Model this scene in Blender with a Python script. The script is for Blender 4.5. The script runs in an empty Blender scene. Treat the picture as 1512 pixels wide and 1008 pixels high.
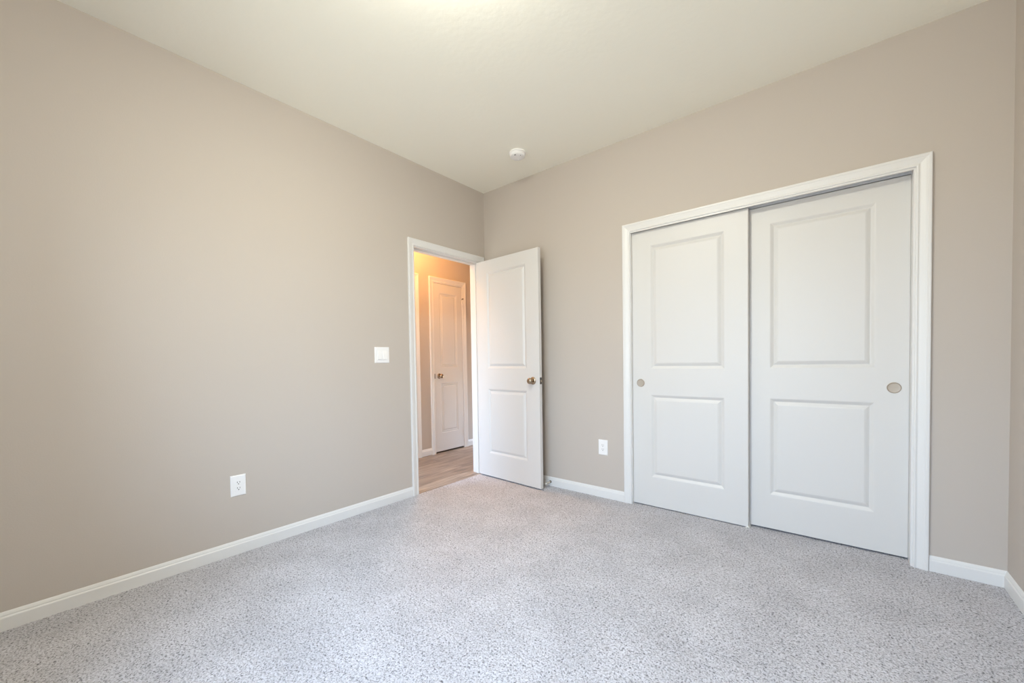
import bpy, bmesh, math, random
import numpy as np
from mathutils import Vector, Matrix
S = bpy.context.scene
C = S.collection

# ------------------------------------------------------------------ camera
F_PX, PY = 588.40, 547.006
PITCH, ROLL, YAW = -0.02473970, -0.01546007, 0.68911152
cd = bpy.data.cameras.new('camera'); cam = bpy.data.objects.new('camera', cd); C.objects.link(cam)
fw = Vector((-math.sin(YAW)*math.cos(PITCH), math.cos(YAW)*math.cos(PITCH), math.sin(PITCH)))
rt = Vector((math.cos(YAW), math.sin(YAW), 0)); up = rt.cross(fw)
r2 = rt*math.cos(ROLL) + up*math.sin(ROLL); u2 = -rt*math.sin(ROLL) + up*math.cos(ROLL)
M = Matrix((r2, u2, -fw)).transposed().to_4x4(); M.translation = Vector((2.71118, -2.88999, 1.09971))
cam.matrix_world = M
cd.sensor_fit = 'HORIZONTAL'; cd.sensor_width = 36.0; cd.lens = F_PX*36/1512
cd.shift_y = (PY-504)/1512; cd.clip_start = 0.01; cd.clip_end = 100
S.camera = cam

# ------------------------------------------------------------------ world, exposure
S.view_settings.view_transform = 'Standard'; S.view_settings.look = 'None'
S.view_settings.gamma = 1.0; S.view_settings.use_curve_mapping = False
S.view_settings.exposure = 0.08
SKY, GROUND = 10.0, 10.0
SKY_C, GROUND_C, LAMP_C, HALL_C = (.62, .775, .96), (.52, .54, .52), (1.0, .99, .86), (1.0, .46, .13)
LAMP, HALL_LAMP = 136.0, 140.0
w = bpy.data.worlds.new('daylight'); S.world = w; w.use_nodes = True
nt = w.node_tree; nt.nodes.clear()
tc = nt.nodes.new('ShaderNodeTexCoord'); sp = nt.nodes.new('ShaderNodeSeparateXYZ')
rp = nt.nodes.new('ShaderNodeValToRGB'); bg = nt.nodes.new('ShaderNodeBackground'); wo = nt.nodes.new('ShaderNodeOutputWorld')
mp = nt.nodes.new('ShaderNodeMapRange'); mp.inputs[1].default_value = -1; mp.inputs[2].default_value = 1
nt.links.new(tc.outputs['Generated'], sp.inputs[0]); nt.links.new(sp.outputs['Z'], mp.inputs[0])
nt.links.new(mp.outputs[0], rp.inputs[0]); nt.links.new(rp.outputs[0], bg.inputs[0]); nt.links.new(bg.outputs[0], wo.inputs[0])
g = GROUND/SKY
rp.color_ramp.elements[0].position = 0.48; rp.color_ramp.elements[0].color = tuple(g*c for c in GROUND_C)+(1,)
rp.color_ramp.elements[1].position = 0.52; rp.color_ramp.elements[1].color = tuple(SKY_C)+(1,)
ze = rp.color_ramp.elements.new(.80); ze.color = (SKY_C[0]*1.35, SKY_C[1]*1.5, SKY_C[2]*1.7, 1)   # deeper blue towards the zenith
bg.inputs[1].default_value = SKY

# window opening in the wall behind the camera: its daylight is the sky above, sampled through a portal
WX0, WX1, WZ0, WZ1 = 1.0, 2.75, 0.60, 2.10
ROOM_W, ROOM_L, H = 3.3205, 3.50, 2.743
ld = bpy.data.lights.new('window_portal', 'AREA'); ld.shape = 'RECTANGLE'; ld.size = WX1-WX0; ld.size_y = WZ1-WZ0
ld.cycles.is_portal = True
lo = bpy.data.objects.new('window_portal', ld); C.objects.link(lo)
lo.location = ((WX0+WX1)/2, -ROOM_L-.13, (WZ0+WZ1)/2); lo.rotation_euler = (math.radians(90), 0, 0)
hd = ld.copy(); hd.size, hd.size_y = .82, .90; ho = bpy.data.objects.new('fill_portal_far', hd); C.objects.link(ho)
ho.location = (-.58, 1.93, .55); ho.rotation_euler = (math.radians(-90), 0, 0)  # samples sky through the fill opening added at the far hall end
hd = ld.copy(); hd.size, hd.size_y = .57, 1.50; ho = bpy.data.objects.new('fill_portal_near', hd); C.objects.link(ho)
ho.location = (-.575, -1.63, 1.05); ho.rotation_euler = (math.radians(90), 0, 0)  # same for the added opening at the near hall end
S.cycles.max_bounces = 10; S.cycles.diffuse_bounces = 8; S.cycles.sample_clamp_indirect = 6.0

# ------------------------------------------------------------------ materials
def lin(c): return tuple(((x/255)/12.92 if x/255 <= .04045 else ((x/255+.055)/1.055)**2.4) for x in c) + (1,)
def mat(name, rgb, rough=.5, metal=0, bump=0, scale=200, detail=2, spec=.5, coat=0):
    m = bpy.data.materials.new(name); m.use_nodes = True; n = m.node_tree; b = n.nodes['Principled BSDF']
    b.inputs['Base Color'].default_value = lin(rgb); b.inputs['Roughness'].default_value = rough
    b.inputs['Metallic'].default_value = metal; b.inputs['Specular IOR Level'].default_value = spec
    b.inputs['Coat Weight'].default_value = coat
    t = n.nodes.new('ShaderNodeTexCoord'); z = n.nodes.new('ShaderNodeTexNoise')
    z.inputs['Scale'].default_value = scale; z.inputs['Detail'].default_value = detail
    n.links.new(t.outputs['Object'], z.inputs['Vector'])
    if bump:
        u = n.nodes.new('ShaderNodeBump'); u.inputs['Strength'].default_value = bump; u.inputs['Distance'].default_value = .002
        n.links.new(z.outputs['Fac'], u.inputs['Height']); n.links.new(u.outputs['Normal'], b.inputs['Normal'])
    else:
        r = n.nodes.new('ShaderNodeMapRange'); r.inputs[3].default_value = max(0, rough-.04); r.inputs[4].default_value = rough+.04
        n.links.new(z.outputs['Fac'], r.inputs[0]); n.links.new(r.outputs[0], b.inputs['Roughness'])
    return m
WALL = mat('wall_paint', (193, 184, 175), .75, bump=.12, scale=160, detail=3, spec=.25)
CEIL = mat('ceiling_paint', (246, 244, 232), .9, bump=.5, scale=28, detail=5, spec=.1)
TRIM = mat('white_semigloss_trim', (224, 223, 221), .38, scale=40)
DOORM = mat('white_door_paint', (214, 212, 209), .42, bump=.03, scale=90)
PLATE = mat('white_plastic', (240, 239, 238), .3, scale=60)
SLOT = mat('dark_slot', (60, 56, 52), .6, scale=60)
NICKEL = mat('satin_nickel', (196, 180, 160), .3, metal=1, scale=300)
CUP = mat('brushed_nickel_pull', (182, 170, 156), .5, metal=.6, scale=300)
BRONZE = mat('warm_nickel_knob', (178, 160, 138), .25, metal=1, scale=300)
ALU = mat('aluminium_track', (214, 216, 220), .4, metal=.35, scale=120)
DARK = mat('dark_steel', (110, 106, 100), .35, metal=1, scale=120)
RUBBER = mat('white_rubber', (236, 234, 228), .6, scale=60)

def floor_carpet():
    m = bpy.data.materials.new('grey_carpet'); m.use_nodes = True; n = m.node_tree; b = n.nodes['Principled BSDF']; L = n.links.new
    b.inputs['Roughness'].default_value = 1; b.inputs['Specular IOR Level'].default_value = .05
    b.inputs['Sheen Weight'].default_value = .15
    t = n.nodes.new('ShaderNodeTexCoord')
    z1 = n.nodes.new('ShaderNodeTexNoise'); z1.inputs['Scale'].default_value = 145; z1.inputs['Detail'].default_value = 3; z1.inputs['Roughness'].default_value = .65
    z1.inputs['Distortion'].default_value = .6
    z2 = n.nodes.new('ShaderNodeTexNoise'); z2.inputs['Scale'].default_value = 4.2; z2.inputs['Detail'].default_value = 3
    z3 = n.nodes.new('ShaderNodeTexVoronoi'); z3.inputs['Scale'].default_value = 130
    for z in (z1, z2, z3): L(t.outputs['Object'], z.inputs['Vector'])
    r = n.nodes.new('ShaderNodeValToRGB'); e = r.color_ramp.elements
    e[0].position = .34; e[0].color = lin((100, 97, 99)); e[1].position = .60; e[1].color = lin((211, 209, 214))
    k = e.new(.46); k.color = lin((183, 181, 185))
    L(z1.outputs['Fac'], r.inputs[0])
    mx = n.nodes.new('ShaderNodeMix'); mx.data_type = 'RGBA'; mx.blend_type = 'MULTIPLY'; mx.inputs[0].default_value = 1
    r2_ = n.nodes.new('ShaderNodeValToRGB'); r2_.color_ramp.elements[0].position = .35; r2_.color_ramp.elements[0].color = (.87, .87, .87, 1)
    r2_.color_ramp.elements[1].position = .65; r2_.color_ramp.elements[1].color = (1, 1, 1, 1)
    L(z2.outputs['Fac'], r2_.inputs[0]); L(r.outputs[0], mx.inputs[6]); L(r2_.outputs[0], mx.inputs[7]); L(mx.outputs[2], b.inputs['Base Color'])
    ad = n.nodes.new('ShaderNodeMath'); ad.operation = 'SUBTRACT'; L(z1.outputs['Fac'], ad.inputs[0])
    ml = n.nodes.new('ShaderNodeMath'); ml.operation = 'MULTIPLY'; ml.inputs[1].default_value = .35; L(z3.outputs['Distance'], ml.inputs[0]); L(ml.outputs[0], ad.inputs[1])
    u = n.nodes.new('ShaderNodeBump'); u.inputs['Strength'].default_value = .7; u.inputs['Distance'].default_value = .006
    L(ad.outputs[0], u.inputs['Height']); L(u.outputs['Normal'], b.inputs['Normal'])
    return m
CARPET = floor_carpet()

def floor_plank():
    m = bpy.data.materials.new('vinyl_plank'); m.use_nodes = True; n = m.node_tree; b = n.nodes['Principled BSDF']; L = n.links.new
    b.inputs['Roughness'].default_value = .38
    t = n.nodes.new('ShaderNodeTexCoord'); mp = n.nodes.new('ShaderNodeMapping'); mp.inputs['Rotation'].default_value = (0, 0, math.radians(90))
    L(t.outputs['Object'], mp.inputs[0])
    br = n.nodes.new('ShaderNodeTexBrick'); br.inputs['Scale'].default_value = 1; br.inputs['Brick Width'].default_value = 1.2
    br.inputs['Row Height'].default_value = .18; br.inputs['Mortar Size'].default_value = .0012; br.offset = .37
    br.inputs['Color1'].default_value = lin((158, 146, 134)); br.inputs['Color2'].default_value = lin((134, 122, 111)); br.inputs['Mortar'].default_value = lin((96, 80, 68))
    L(mp.outputs[0], br.inputs['Vector'])
    m2 = n.nodes.new('ShaderNodeMapping'); m2.inputs['Scale'].default_value = (30, 3.0, 1); L(t.outputs['Object'], m2.inputs[0])
    z = n.nodes.new('ShaderNodeTexNoise'); z.inputs['Scale'].default_value = 1; z.inputs['Detail'].default_value = 6; z.inputs['Distortion'].default_value = .8
    L(m2.outputs[0], z.inputs['Vector'])
    r = n.nodes.new('ShaderNodeValToRGB'); r.color_ramp.elements[0].position = .3; r.color_ramp.elements[0].color = (.52, .53, .55, 1)
    r.color_ramp.elements[1].position = .65; r.color_ramp.elements[1].color = (1.32, 1.27, 1.21, 1); L(z.outputs['Fac'], r.inputs[0])
    mx = n.nodes.new('ShaderNodeMix'); mx.data_type = 'RGBA'; mx.blend_type = 'MULTIPLY'; mx.inputs[0].default_value = 1
    L(br.outputs['Color'], mx.inputs[6]); L(r.outputs[0], mx.inputs[7]); L(mx.outputs[2], b.inputs['Base Color'])
    return m
PLANK = floor_plank()

def glow(name, rgb, s):
    m = bpy.data.materials.new(name); m.use_nodes = True; b = m.node_tree.nodes['Principled BSDF']
    b.inputs['Base Color'].default_value = (.9, .9, .88, 1); b.inputs['Emission Color'].default_value = rgb + (1,); b.inputs['Emission Strength'].default_value = s
    return m
LAMPM = glow('lit_room_diffuser', LAMP_C, LAMP)
HLAMPM = glow('lit_hall_diffuser', HALL_C, HALL_LAMP)
def glass():
    m = bpy.data.materials.new('window_glass'); m.use_nodes = True; n = m.node_tree; n.nodes.clear()
    o = n.nodes.new('ShaderNodeOutputMaterial'); mx = n.nodes.new('ShaderNodeMixShader'); a = n.nodes.new('ShaderNodeBsdfTransparent'); b = n.nodes.new('ShaderNodeBsdfGlossy')
    b.inputs['Roughness'].default_value = .02; fr = n.nodes.new('ShaderNodeFresnel'); fr.inputs[0].default_value = 1.2
    n.links.new(fr.outputs[0], mx.inputs[0]); n.links.new(a.outputs[0], mx.inputs[1]); n.links.new(b.outputs[0], mx.inputs[2]); n.links.new(mx.outputs[0], o.inputs[0])
    return m
GLASS = glass()

# ------------------------------------------------------------------ mesh helpers
def link(name, bm, m, parent=None, smooth=False):
    bmesh.ops.recalc_face_normals(bm, faces=bm.faces[:])
    me = bpy.data.meshes.new(name); bm.to_mesh(me); bm.free()
    if smooth:
        me.shade_smooth()
        try: me.set_sharp_from_angle(angle=math.radians(38))
        except Exception: pass
    me.materials.append(m); o = bpy.data.objects.new(name, me); C.objects.link(o)
    if parent: o.parent = parent
    return o
def struct(o, label=None):
    o['kind'] = 'structure'
    if label: o['label'] = label
    return o
def tag(o, label, cat, group=None):
    o['label'] = label; o['category'] = cat
    if group: o['group'] = group
    return o
def empty(name, loc=(0, 0, 0), rz=0):
    o = bpy.data.objects.new(name, None); C.objects.link(o); o.location = loc; o.rotation_euler = (0, 0, rz); o.empty_display_size = .1
    return o
def box(bm, x0, x1, y0, y1, z0, z1, bev=0):
    r = bmesh.ops.create_cube(bm, size=1, matrix=Matrix.Translation(((x0+x1)/2, (y0+y1)/2, (z0+z1)/2)) @ Matrix.Diagonal((x1-x0, y1-y0, z1-z0, 1)))
    if bev:
        es = {e for v in r['verts'] for e in v.link_edges}
        bmesh.ops.bevel(bm, geom=list(es), offset=bev, segments=2, profile=.6, affect='EDGES')
def B(*a, bev=0):
    bm = bmesh.new(); box(bm, *a, bev=bev); return bm
def slab_with_hole(axis, a0, a1, z0, z1, t0, t1, holes):
    """wall slab: axis 'x' runs along x (thickness in y), holes = [(h0,h1,hz0,hz1)] in running coordinate; one clean mesh"""
    bm = bmesh.new()
    A = sorted({a0, a1, *[h for q in holes for h in q[:2]]}); Z = sorted({z0, z1, *[h for q in holes for h in q[2:]]})
    solid = lambda i, j: 0 <= i < len(A)-1 and 0 <= j < len(Z)-1 and not any(h0-1e-6 <= A[i] and A[i+1] <= h1+1e-6 and y0-1e-6 <= Z[j] and Z[j+1] <= y1+1e-6 for h0, h1, y0, y1 in holes)
    V = {}
    def v(a, t, z):
        k = (round(a, 5), round(t, 5), round(z, 5))
        if k not in V: V[k] = bm.verts.new((a, t, z) if axis == 'x' else (t, a, z))
        return V[k]
    for i in range(len(A)-1):
        for j in range(len(Z)-1):
            if not solid(i, j): continue
            a, b, c, d = A[i], A[i+1], Z[j], Z[j+1]
            for t in (t0, t1): bm.faces.new([v(a, t, c), v(b, t, c), v(b, t, d), v(a, t, d)])
            if not solid(i-1, j): bm.faces.new([v(a, t0, c), v(a, t1, c), v(a, t1, d), v(a, t0, d)])
            if not solid(i+1, j): bm.faces.new([v(b, t0, c), v(b, t1, c), v(b, t1, d), v(b, t0, d)])
            if not solid(i, j-1): bm.faces.new([v(a, t0, c), v(a, t1, c), v(b, t1, c), v(b, t0, c)])
            if not solid(i, j+1): bm.faces.new([v(a, t0, d), v(a, t1, d), v(b, t1, d), v(b, t0, d)])
    return bm
def sweep(bm, path, outs, prof, up):
    """closed profile [(across, out)] swept along path; outs[i] = the 'across' direction (already mitred) at point i; up = 'out' direction"""
    rows = [[bm.verts.new(Vector(p) + Vector(o)*a + Vector(up)*h) for a, h in prof] for p, o in zip(path, outs)]
    n = len(prof)
    for r, s in zip(rows, rows[1:]):
        for k in range(n): bm.faces.new([r[k], r[(k+1) % n], s[(k+1) % n], s[k]])
    bm.faces.new(rows[0]); bm.faces.new(rows[-1][::-1])
CASE = [(0, 0), (0, .007), (.002, .0095), (.006, .0105), (.009, .0095), (.012, .008), (.017, .0085), (.024, .0105), (.034, .0135), (.041, .0145),
        (.044, .0165), (.053, .017), (.0565, .0145), (.0565, 0)]
BASE = [(0, 0), (.0115, 0), (.0115, .054), (.0100, .0575), (.0078, .060), (.0072, .066), (.0045, .073), (.002, .0775), (0, .0785)]
def casing(bm, axis, a0, a1, top, plane, sgn, zb=0.0, zt=None):
    """three-sided mitred door casing around an opening whose casing inner edges are a0,a1,top, standing on plane, out direction sgn"""
    P = lambda a, z: (a, plane, z) if axis == 'x' else (plane, a, z)
    D = lambda a, z: (a, 0, z) if axis == 'x' else (0, a, z)
    upv = (0, sgn, 0) if axis == 'x' else (sgn, 0, 0)
    sweep(bm, [P(a0, zb), P(a0, top), P(a1, top), P(a1, zb)], [D(-1, 0), D(-1, 1), D(1, 1), D(1, 0)], CASE, upv)
def baseboard(name, axis, a0, a1, plane, sgn):
    bm = bmesh.new()
    P = lambda a: (a, plane, 0) if axis == 'x' else (plane, a, 0)
    d = (0, sgn, 0) if axis == 'x' else (sgn, 0, 0)
    sweep(bm, [P(a0), P(a1)], [d, d], BASE, (0, 0, 1))
    return struct(link(name, bm, TRIM))
def lathe(bm, prof, seg=40, mat4=Matrix()):
    rows = []
    for r, z in prof:
        if r < 1e-6: rows.append([bm.verts.new(mat4 @ Vector((0, 0, z)))])
        else: rows.append([bm.verts.new(mat4 @ Vector((r*math.cos(2*math.pi*k/seg), r*math.sin(2*math.pi*k/seg), z))) for k in range(seg)])
    for a, b in zip(rows, rows[1:]):
        for k in range(seg):
            k2 = (k+1) % seg
            if len(a) == 1 and len(b) == 1: continue
            if len(a) == 1: bm.faces.new([a[0], b[k], b[k2]])
            elif len(b) == 1: bm.faces.new([a[k], b[0], a[k2]])
            else: bm.faces.new([a[k], b[k], b[k2], a[k2]])
def toward(loc, d):
    return Matrix.Translation(loc) @ Vector((0, 0, 1)).rotation_difference(Vector(d)).to_matrix().to_4x4()

# two-panel moulded door leaf: x 0..w, z 0..h, faces at y=0 (front, normal -y) and y=t
PANEL = [(0, 0), (.003, .0008), (.008, .0032), (.015, .0080), (.019, .0102), (.022, .0105), (.0245, .0090), (.034, .0040), (.042, .0012), (.045, .0008)]
def leaf(w, h, t, s, rows, ch=.002):
    bm = bmesh.new()
    X = [ch, s, w-s, w-ch]; Z = [ch, *[z for r in rows for z in r], h-ch]
    for y, d in ((0, 1), (t, -1)):
        V = {}
        def v(x, z):
            if (x, z) not in V: V[(x, z)] = bm.verts.new((x, y, z))
            return V[(x, z)]
        for i in range(3):
            for j in range(len(Z)-1):
                a, b, c, e = X[i], X[i+1], Z[j], Z[j+1]
                if i == 1 and j % 2 == 1:
                    prev = [v(a, c), v(b, c), v(b, e), v(a, e)]
                    for o, dep in PANEL[1:]:
                        cur = [bm.verts.new((x, y+d*dep, z)) for x, z in ((a+o, c+o), (b-o, c+o), (b-o, e-o), (a+o, e-o))]
                        for k in range(4): bm.faces.new([prev[k], prev[(k+1) % 4], cur[(k+1) % 4], cur[k]])
                        prev = cur
                    bm.faces.new(prev)
                else: bm.faces.new([v(a, c), v(b, c), v(b, e), v(a, e)])
        edge = [v(x, Z[0]) for x in X] + [v(X[3], z) for z in Z[1:]] + [v(x, Z[-1]) for x in X[2::-1]] + [v(X[0], z) for z in Z[-2:0:-1]]
        out = []
        for q in edge:
            x, z = q.co.x, q.co.z
            out.append(bm.verts.new((0 if abs(x-ch) < 1e-6 else w if abs(x-w+ch) < 1e-6 else x, y+d*ch, 0 if abs(z-ch) < 1e-6 else h if abs(z-h+ch) < 1e-6 else z)))
        n = len(edge)
        for k in range(n): bm.faces.new([edge[k], edge[(k+1) % n], out[(k+1) % n], out[k]])
        if d == 1: first = out
        else:
            for k in range(n): bm.faces.new([first[k], first[(k+1) % n], out[(k+1) % n], out[k]])
    return bm
ROWS = [(.217, .827), (1.020, 1.918)]
KNOB = [(0, .062), (.012, .0615), (.020, .058), (.0255, .051), (.0265, .045), (.024, .038), (.018, .032), (.012, .027), (.0105, .018), (.0115, .010)]
ROSE = [(.0115, .0115), (.018, .0105), (.027, .008), (.031, .0045), (.0325, .0015), (.0325, 0), (0, 0)]
def knob(parent, x, z, yf, d, m):
    bm = bmesh.new(); lathe(bm, KNOB + [(0, .010)], 36, toward((x, yf, z), (0, d, 0))); k = link('door_knob', bm, m, parent, True)
    bm = bmesh.new(); lathe(bm, ROSE, 36, toward((x, yf, z), (0, d, 0))); link('rosette', bm, m, k, True)
    return k

# ------------------------------------------------------------------ shell
TW = .12
DY0, DY1, DTOP = -.845, -.083, 2.050        # bedroom doorway, clear opening in the left wall
CX0, CX1, CTOP = 1.4975, 2.996, 2.062       # closet opening
JT = .019
HX = -1.035                                  # far wall of the hall
struct(link('wall_left', slab_with_hole('y', -ROOM_L-TW, 1.9, 0, H, -TW, 0, [(DY0-JT, DY1+JT, 0, DTOP+JT)]), WALL))
struct(link('wall_front', slab_with_hole('x', 0, ROOM_W+TW, 0, H, 0, TW, [(CX0-JT, CX1+JT, 0, CTOP+JT)]), WALL))
struct(link('wall_right', B(ROOM_W, ROOM_W+TW, -ROOM_L-TW, 0, 0, H), WALL))
struct(link('wall_back', slab_with_hole('x', 0, ROOM_W, 0, H, -ROOM_L-TW, -ROOM_L, [(WX0, WX1, WZ0, WZ1)]), WALL))
struct(link('ceiling', B(-.0, ROOM_W+TW, -ROOM_L-TW, TW, H, H+.1), CEIL))
struct(link('ceiling_hall', B(HX-TW, 0, -1.6, 1.9, H, H+.1), CEIL))
struct(link('wall_hall', slab_with_hole('y', -1.6, 1.9, -.01, H, HX-TW, HX, [(.2, .662, -.01, 2.047)]), WALL))
struct(link('hall_light_block', B(HX-TW-.05, HX-TW, 0.1, .8, -.1, H), WALL))  # unseen plate added behind the hall door to keep sky light out
HW = (-.99, -.17, .10, 1.00)                 # unseen glazed openings added at the hall ends to brighten the doorway
HW2 = (-.86, -.29, .30, 1.80)
struct(link('wall_hall_end', slab_with_hole('x', HX, -TW, 0, H, -1.6, -1.5, [HW2]), WALL))
struct(link('wall_hall_far', slab_with_hole('x', HX, -TW, 0, H, 1.8, 1.9, [HW]), WALL))
# closet interior
bm = bmesh.new(); box(bm, 1.2, 3.3, .80, .85, 0, H); box(bm, 1.15, 1.2, TW, .85, 0, H); box(bm, 3.3, 3.35, TW, .85, 0, H); box(bm, 1.15, 3.35, TW, .85, H, H+.1)
struct(link('wall_closet', bm, WALL))
# floors
struct(link('floor_hall', B(HX-TW, -.002, -1.6, 1.9, -.1, -.004), PLANK))
def carpet():
    st = .0075; rng = np.random.default_rng(4)
    xs = np.arange(0.0, ROOM_W+st, st); ys = np.arange(-ROOM_L, .85, st)
    nx, ny = len(xs), len(ys)
    X, Y = np.meshgrid(xs, ys, indexing='ij')
    Z = rng.normal(0, .0011, X.shape)
    for f, a in ((9, .0010), (3, .0012)):                       # soft footfall waves in the pile
        g = rng.normal(0, 1, (nx//(f*6)+3, ny//(f*6)+3)); gx = np.linspace(0, g.shape[0]-1.001, nx); gy = np.linspace(0, g.shape[1]-1.001, ny)
        ix, iy = gx.astype(int), gy.astype(int); tx, ty = (gx-ix)[:, None], (gy-iy)[None]
        tx, ty = tx*tx*(3-2*tx), ty*ty*(3-2*ty)
        Z += a*(g[ix][:, iy]*(1-tx)*(1-ty)+g[ix+1][:, iy]*tx*(1-ty)+g[ix][:, iy+1]*(1-tx)*ty+g[ix+1][:, iy+1]*tx*ty)*.5
    Z = np.clip(Z, -.004, .004)
    Xj = X + rng.uniform(-.0025, .0025, X.shape); Yj = Y + rng.uniform(-.0025, .0025, Y.shape)
    Xj[0], Xj[-1], Yj[:, 0], Yj[:, -1] = X[0], X[-1], Y[:, 0], Y[:, -1]
    co = np.stack([Xj, Yj, Z], -1).reshape(-1, 3)
    i = np.arange(nx*ny).reshape(nx, ny)
    f = np.stack([i[:-1, :-1], i[1:, :-1], i[1:, 1:], i[:-1, 1:]], -1).reshape(-1, 4)
    me = bpy.data.meshes.new('floor'); me.vertices.add(len(co)); me.vertices.foreach_set('co', co.ravel().astype(np.float32))
    me.loops.add(f.size); me.loops.foreach_set('vertex_index', f.ravel().astype(np.int32))
    me.polygons.add(len(f)); me.polygons.foreach_set('loop_start', np.arange(0, f.size, 4, dtype=np.int32))
    me.update(calc_edges=True); me.validate(); me.shade_smooth()
    me.materials.append(CARPET); o = bpy.data.objects.new('floor', me); C.objects.link(o)
    return struct(o)
carpet()

# baseboards
baseboard('baseboard_left', 'y', -ROOM_L, -.9105, 0, 1)
baseboard('baseboard_front', 'x', 0.012, 1.4375, 0, -1)
baseboard('baseboard_front', 'x', 3.0635, ROOM_W-.0, 0, -1)
baseboard('baseboard_right', 'y', -ROOM_L, -.0, ROOM_W, -1)
baseboard('baseboard_back', 'x', 0.012, ROOM_W-.012, -ROOM_L, 1)
baseboard('baseboard_hall', 'y', -.018, .137, HX, 1)
baseboard('baseboard_hall', 'y', .735, 1.8, HX, 1)
baseboard('baseboard_hall', 'y', -1.5, -.94, HX, 1)

# ------------------------------------------------------------------ bedroom doorway trim: jamb with stop, casing both sides
tr = struct(empty('trim_1', (0, (DY0+DY1)/2, 0)), 'white casing and jamb around the open bedroom doorway')
def child(name, bm, m, smooth=False):
    o = link(name, bm, m, None, smooth); o.parent = tr; o.matrix_parent_inverse = Matrix.Translation(tr.location).inverted(); return o
bm = bmesh.new(); casing(bm, 'y', DY0-.0085, DY1+.006, 2.057, 0, 1, .0)
child('casing', bm, TRIM)
bm = bmesh.new(); casing(bm, 'y', DY0-.0085, DY1+.006, 2.057, -TW, -1, -.004); child('casing', bm, TRIM)
bm = bmesh.new()
box(bm, -TW, 0, DY0-JT, DY0, -.004, DTOP+JT); box(bm, -TW, 0, DY1, DY1+JT, -.004, DTOP+JT); box(bm, -TW, 0, DY0, DY1, DTOP, DTOP+JT)
child('jamb', bm, TRIM)
bm = bmesh.new()
box(bm, -.071, -.039, DY0, DY0+.011, -.004, DTOP-.009, .002); box(bm, -.071, -.039, DY1-.011, DY1, -.004, DTOP-.009, .002); box(bm, -.071, -.039, DY0, DY1, DTOP-.009, DTOP, .002)
child('door_stop_moulding', bm, TRIM)
child('strike_plate', B(-.030, -.008, DY0, DY0+.0016, .90, .957), NICKEL)

# ------------------------------------------------------------------ door_1: bedroom door standing open
ang = math.radians(-3.3)
d1 = struct(empty('door_1', (.008, DY1-.004, .012), ang), 'white two-panel bedroom door standing open against the closet wall')
L1 = leaf(.762, 2.030, .035, .140, ROWS); bmesh.ops.translate(L1, verts=L1.verts, vec=(0, -.039, 0))
link('door_leaf', L1, DOORM, d1, False)
knob(d1, .692, .915, -.039, -1, BRONZE); knob(d1, .692, .915, -.004, 1, BRONZE)
lp = link('latch_plate', B(.761, .7632, -.034, -.009, .887, .944, bev=.0006), DARK, d1)
link('latch_bolt', B(.762, .772, -.027, -.016, .908, .924, bev=.003), NICKEL, lp)
for z in (.18, 1.00, 1.82):
    bm = bmesh.new(); lathe(bm, [(0, -.05), (.004, -.049), (.0055, -.046), (.0055, .046), (.004, .049), (0, .05)], 16, Matrix.Translation((-.003, .001, z)))
    box(bm, -.001, .0005, -.034, .0, z-.044, z+.044)
    link('hinge', bm, NICKEL, d1, True)

# ------------------------------------------------------------------ closet: trim, track, two sliding doors
tr = struct(empty('trim_2', ((CX0+CX1)/2, 0, 0)), 'white casing and jamb around the closet opening')
bm = bmesh.new(); casing(bm, 'x', CX0-.0035, CX1+.0095, 2.048, 0, -1); child('casing', bm, TRIM)
bm = bmesh.new()
box(bm, CX0-JT, CX0, 0, TW, 0, CTOP+JT); box(bm, CX1, CX1+JT, 0, TW, 0, CTOP+JT); box(bm, CX0, CX1, 0, TW, CTOP, CTOP+JT); box(bm, CX0, CX1, -.004, .008, 2.0385, CTOP)
child('jamb', bm, TRIM)
bm = bmesh.new()
box(bm, CX0, CX1, .010, .116, CTOP-.003, CTOP); box(bm, CX0, CX1, .0690, .0712, 2.0435, CTOP-.003); box(bm, CX0, CX1, .112, .114, 2.046, CTOP-.003)
tk = child('sliding_track', bm, ALU); tk['label'] = 'grey metal sliding track'

def pull(parent, x, z):
    bm = bmesh.new()
    lathe(bm, [(0, .0006), (.012, .0006), (.0225, .0007), (.0250, .0011), (.0262, .0026), (.0275, .0034), (.0292, .0024), (.0297, .0), (.0297, -.006), (0, -.006)], 48, toward((x, 0, z), (0, -1, 0)))
    o = link('recessed_pull', bm, CUP, parent, True); o['label'] = 'round satin nickel finger pull'; return o
def closet_door(name, x, y, z, h, px, pz, label):
    r = struct(empty(name, (x, y, z)), label)
    d = link('door_leaf', leaf(.762, h, .035, .136, [(.216, .828), (1.018, 1.921)]), DOORM, r)
    pull(r, px-x, pz-z); return r
closet_door('door_2', 1.4965, .028, .006, 2.037, 1.5565, .9190, 'left sliding closet door with pull near its left edge, in front')
closet_door('door_3', 2.2335, .075, .011, 2.031, 2.9360, .9225, 'right sliding closet door, behind the left one')
bm = bmesh.new(); box(bm, 2.242, 2.266, .020, .120, 0.0, .005, .001); box(bm, 2.244, 2.262, .0655, .0725, .003, .026, .0015); box(bm, 2.250, 2.262, .020, .026, .0, .014, .0015)
tag(link('door_guide', bm, RUBBER), 'small white plastic floor guide under the overlapping sliding closet doors', 'door guide')

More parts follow.
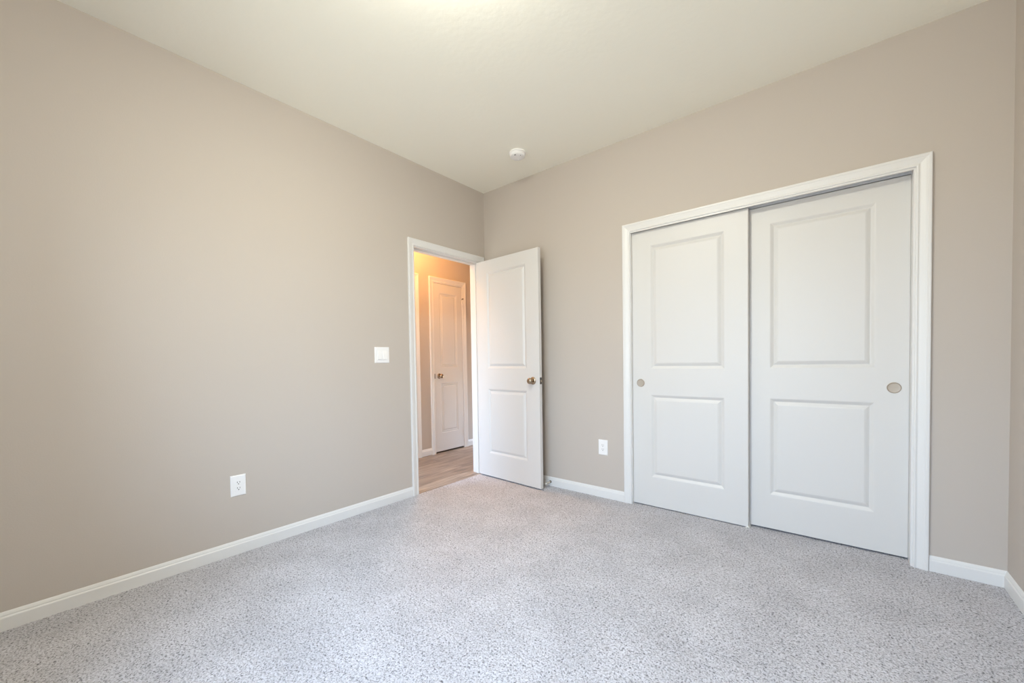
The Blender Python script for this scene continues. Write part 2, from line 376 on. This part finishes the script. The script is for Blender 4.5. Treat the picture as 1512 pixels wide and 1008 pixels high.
# ------------------------------------------------------------------ hall doors
def hall_door(n, tn, y0, w, stile, lab, tlab, kside):
    global tr
    top = 2.045
    tr = struct(empty('trim_%d' % tn, (HX, y0+w/2, 0)), tlab)
    bm = bmesh.new(); casing(bm, 'y', y0-.008, y0+w+.008, top+.012, HX, 1, -.004); child('casing', bm, TRIM)
    bm = bmesh.new(); box(bm, HX-.001, HX+.006, y0-.012, y0-.002, -.004, top+.006); box(bm, HX-.001, HX+.006, y0+w+.002, y0+w+.012, -.004, top+.006); box(bm, HX-.001, HX+.006, y0-.012, y0+w+.012, top, top+.012)
    child('jamb', bm, TRIM)
    # the leaf stands in the plane of the wall; local x runs along +y in the world
    r = struct(empty('door_%d' % n, (HX+.004, y0, .014), math.radians(90)), lab)
    lf = leaf(w, 2.028, .012, stile, ROWS)
    link('door_leaf', lf, DOORM, r)
    kx = .068 if kside == 'L' else w-.068; hx = w+.001 if kside == 'L' else -.001
    k = knob(r, kx, .915, 0, -1, BRONZE)
    link('latch_plate', B(-.007 if kside == 'L' else w-.003, .003 if kside == 'L' else w+.007, -.0045, .001, .885, .945), DARK, r)
    for z in (.18, 1.0, 1.82):
        bm = bmesh.new(); lathe(bm, [(0, -.045), (.005, -.044), (.006, -.04), (.006, .04), (.005, .044), (0, .045)], 16, Matrix.Translation((hx, -.006, z)))
        link('hinge', bm, TRIM, r, True)
    return r
h1 = hall_door(4, 3, .2005, .461, .092, 'narrow white two-panel door closed across the hall', 'white casing around the narrow hall door', 'L')
bm = bmesh.new(); lathe(bm, [(0, 0), (.004, .001), (.004, .03), (.008, .031), (.008, .040), (0, .042)], 16, toward((.452, -.008, 1.878), (-.3, -1, 0)))
hs = link('hinge_stop', bm, DARK, h1, True)
bm = bmesh.new(); pts = [Vector((.452+.018*math.sin(a), -.022, 1.835+.030*math.cos(a))) for a in np.linspace(0, 2*math.pi, 25)[:-1]]
for i, p in enumerate(pts):
    q = pts[(i+1) % 24]; bmesh.ops.create_cone(bm, segments=6, radius1=.0022, radius2=.0022, depth=(q-p).length*1.15, matrix=toward((p+q)/2, q-p))
o = link('stop_loop', bm, RUBBER, hs, True); 
hall_door(5, 4, -.845, .762, .140, 'white two-panel door hidden beside the hall door', 'white casing at the left edge of the hall view', 'L')

# ------------------------------------------------------------------ plates
def plate_mesh(w, h, t=.0055):
    bm = bmesh.new(); a = [(w/2, 0), (w/2, .0018), (w/2-.0012, .0036), (w/2-.004, .0052), (w/2-.0075, t)]
    def ring(o, y): return [bm.verts.new((sx*(w/2-o), -y, sz*(h/2-o))) for sx, sz in ((-1, -1), (1, -1), (1, 1), (-1, 1))]
    rings = [ring(w/2-x, y) for x, y in a]
    for p, q in zip(rings, rings[1:]):
        for k in range(4): bm.faces.new([p[k], p[(k+1) % 4], q[(k+1) % 4], q[k]])
    bm.faces.new(rings[-1]); bm.faces.new(rings[0][::-1]); return bm
def outlet(loc, rz, label):
    r = tag(empty('power_outlet', loc, rz), label, 'outlet', 'wall outlets in the bedroom')
    link('wall_plate', plate_mesh(.078, .121), PLATE, r)
    rc = link('receptacle', B(-.0167, .0167, -.0072, -.003, -.0335, .0335, bev=.0008), PLATE, r)
    for zc in (.0165, -.0165):
        bm = bmesh.new()
        box(bm, -.0075, -.0050, -.0078, -.0068, zc-.0008, zc+.0078); box(bm, .0050, .0073, -.0078, -.0068, zc, zc+.0072)
        lathe(bm, [(0, .0078), (.0028, .0078), (.0028, .006), (0, .006)], 16, toward((0, 0, zc-.0068), (0, -1, 0)))
        link('socket_holes', bm, SLOT, rc)
    for zc in (.0482, -.0482):
        bm = bmesh.new(); lathe(bm, [(0, .0064), (.0022, .0062), (.003, .0054), (.003, .004), (0, .004)], 16, toward((0, 0, zc), (0, -1, 0))); link('screw', bm, PLATE, r, True)
    return r
outlet((0, -2.1297, .3980), math.radians(90), 'white power outlet low on the left wall, closest to the camera')
outlet((1.2582, 0, .4005), 0, 'white power outlet beside the closet casing, behind the open door')
sw = tag(empty('light_switch', (0, -1.1640, 1.1592), math.radians(90)), 'white two-gang rocker light switch on the left wall beside the doorway', 'light switch')
link('wall_plate', plate_mesh(.125, .1215), PLATE, sw)
for xc in (-.023, .023):
    bm = bmesh.new(); box(bm, xc-.0172, xc+.0172, -.0062, -.004, -.0340, .0340); fr = link('rocker_frame', bm, PLATE, sw)
    bm = bmesh.new(); w2, h2 = .0155, .0325
    v = [bm.verts.new(p) for p in ((xc-w2, -.0050, -h2), (xc+w2, -.0050, -h2), (xc+w2, -.0050, h2), (xc-w2, -.0050, h2),
                                   (xc-w2, -.0155, -h2+.001), (xc+w2, -.0155, -h2+.001), (xc+w2, -.0068, h2-.001), (xc-w2, -.0068, h2-.001))]
    for f in ((0, 3, 2, 1), (4, 5, 6, 7), (0, 1, 5, 4), (1, 2, 6, 5), (2, 3, 7, 6), (3, 0, 4, 7)): bm.faces.new([v[i] for i in f])
    link('rocker', bm, PLATE, sw)

# ------------------------------------------------------------------ smoke detector
sd = tag(empty('smoke_detector', (.737, -.385, H)), 'round white smoke detector on the ceiling near the room corner', 'smoke detector')
dn = Matrix.Rotation(math.pi, 4, 'X')
bm = bmesh.new(); lathe(bm, [(0, 0), (.064, 0), (.066, .003), (.066, .010), (.063, .012), (0, .012)], 64, dn); link('mounting_base', bm, PLATE, sd, True)
bm = bmesh.new(); lathe(bm, [(0, .011), (.056, .011), (.0605, .013), (.061, .028), (.058, .034), (.052, .038), (.040, .0405), (.020, .042), (0, .0422)], 64, dn); bd = link('body', bm, PLATE, sd, True)
bm = bmesh.new(); lathe(bm, [(0, .0), (.009, .0), (.009, .0018), (.0075, .0028), (0, .003)], 24, Matrix.Translation((-.012, .030, -.0405)) @ dn); link('test_button', bm, PLATE, bd, True)
bm = bmesh.new(); lathe(bm, [(0, 0), (.0035, 0), (.0035, .0015), (0, .002)], 16, Matrix.Translation((.040, -.012, -.0392)) @ dn); link('indicator', bm, DARK, bd, True)
bm = bmesh.new()
for k in range(5): box(bm, .004+.003*k-.0, .0055+.003*k, -.048, -.036, -.0405, -.0385)
link('sounder_grille', bm, SLOT, bd)

# ------------------------------------------------------------------ spring door stop on the baseboard
ds = tag(empty('door_stop', (.7575, -.0115, .0375)), 'small metal door stop with white rubber tip on the baseboard behind the open door', 'door stop')
bm = bmesh.new(); lathe(bm, [(0, 0), (.011, 0), (.0115, .002), (.009, .006), (.005, .008), (0, .008)], 24, toward((0, 0, 0), (0, -1, 0))); link('base', bm, DARK, ds, True)
bm = bmesh.new(); prof = [(0, .006)]
for k in range(26): z = .007+.0021*k; prof += [(.0042, z), (.0055, z+.0010)]
prof += [(0, .062)]; lathe(bm, prof, 20, toward((0, 0, 0), (-.03, -1, -.05))); link('spring', bm, NICKEL, ds, True)
bm = bmesh.new(); lathe(bm, [(0, .060), (.0068, .060), (.0075, .062), (.0075, .071), (.006, .075), (0, .0755)], 24, toward((0, 0, 0), (-.03, -1, -.05))); link('rubber_tip', bm, RUBBER, ds, True)

# ------------------------------------------------------------------ lamps (above / behind the frame), the window behind the camera, fill openings added to the hall
def dome(loc, r, m, label, drop=0.0):
    o = tag(empty('ceiling_light', loc), label, 'ceiling light')
    if drop:
        bm = bmesh.new(); lathe(bm, [(0, 0), (.055, 0), (.055, .012), (.012, .022), (.010, drop+.03), (0, drop+.03)], 32, dn); link('canopy', bm, NICKEL, o, True)
        bm = bmesh.new(); lathe(bm, [(0, drop), (r*.8, drop), (r, drop+.008), (r*.93, drop+.030), (r*.72, drop+.052), (r*.4, drop+.068), (0, drop+.074)], 48, dn); link('glass_diffuser', bm, m, o, True)
    else:
        bm = bmesh.new(); lathe(bm, [(0, 0), (r, 0), (r, .02), (r-.006, .024), (0, .024)], 48, dn); link('canopy', bm, NICKEL, o, True)
        bm = bmesh.new(); lathe(bm, [(r-.008, .022), (r-.012, .045), (r*.8, .075), (r*.5, .095), (0, .105)], 48, dn); link('glass_diffuser', bm, m, o, True)
    return o
dome((1.68, -1.98, H), .16, LAMPM, 'flush round ceiling light in the middle of the bedroom ceiling')
dome((-.62, -.30, H), .13, HLAMPM, 'flush warm ceiling light in the hall ceiling')
wi = struct(empty('window_1', ((WX0+WX1)/2, -ROOM_L-.06, WZ0)))
def wchild(name, bm, m):
    o = link(name, bm, m); o.parent = wi; o.matrix_parent_inverse = Matrix.Translation(wi.location).inverted(); return o
y0, y1 = -ROOM_L-.09, -ROOM_L-.05; f = .045; zm = (WZ0+WZ1)/2
bm = bmesh.new(); box(bm, WX0, WX0+f, y0, y1, WZ0, WZ1); box(bm, WX1-f, WX1, y0, y1, WZ0, WZ1); box(bm, WX0+f, WX1-f, y0, y1, WZ0, WZ0+f); box(bm, WX0+f, WX1-f, y0, y1, WZ1-f, WZ1)
box(bm, WX0+f, WX1-f, y0, y1, zm-.02, zm+.02); wchild('window_frame', bm, PLATE)
wchild('window_pane', B(WX0+f, WX1-f, y0+.018, y0+.021, WZ0+f, WZ1-f), GLASS)
wchild('window_sill', B(WX0-.03, WX1+.03, -ROOM_L-.05, -ROOM_L+.03, WZ0-.02, WZ0, bev=.004), TRIM)
wi = struct(empty('fill_window_far', (-.58, 1.87, HW[2])))  # added out of view, daylight fill for the hall wall and floor
bm = bmesh.new(); box(bm, HW[0], HW[0]+f, 1.85, 1.89, HW[2], HW[3]); box(bm, HW[1]-f, HW[1], 1.85, 1.89, HW[2], HW[3]); box(bm, HW[0]+f, HW[1]-f, 1.85, 1.89, HW[2], HW[2]+f); box(bm, HW[0]+f, HW[1]-f, 1.85, 1.89, HW[3]-f, HW[3])
wchild('window_frame', bm, PLATE); wchild('window_pane', B(HW[0]+f, HW[1]-f, 1.869, 1.872, HW[2]+f, HW[3]-f), GLASS)
wi = struct(empty('fill_window_near', (-.575, -1.57, HW2[2]))); f = .03  # second added opening, unseen, lifts the open bedroom door and jamb
bm = bmesh.new(); box(bm, HW2[0], HW2[0]+f, -1.59, -1.55, HW2[2], HW2[3]); box(bm, HW2[1]-f, HW2[1], -1.59, -1.55, HW2[2], HW2[3]); box(bm, HW2[0]+f, HW2[1]-f, -1.59, -1.55, HW2[2], HW2[2]+f); box(bm, HW2[0]+f, HW2[1]-f, -1.59, -1.55, HW2[3]-f, HW2[3])
wchild('window_frame', bm, PLATE); wchild('window_pane', B(HW2[0]+f, HW2[1]-f, -1.572, -1.569, HW2[2]+f, HW2[3]-f), GLASS)
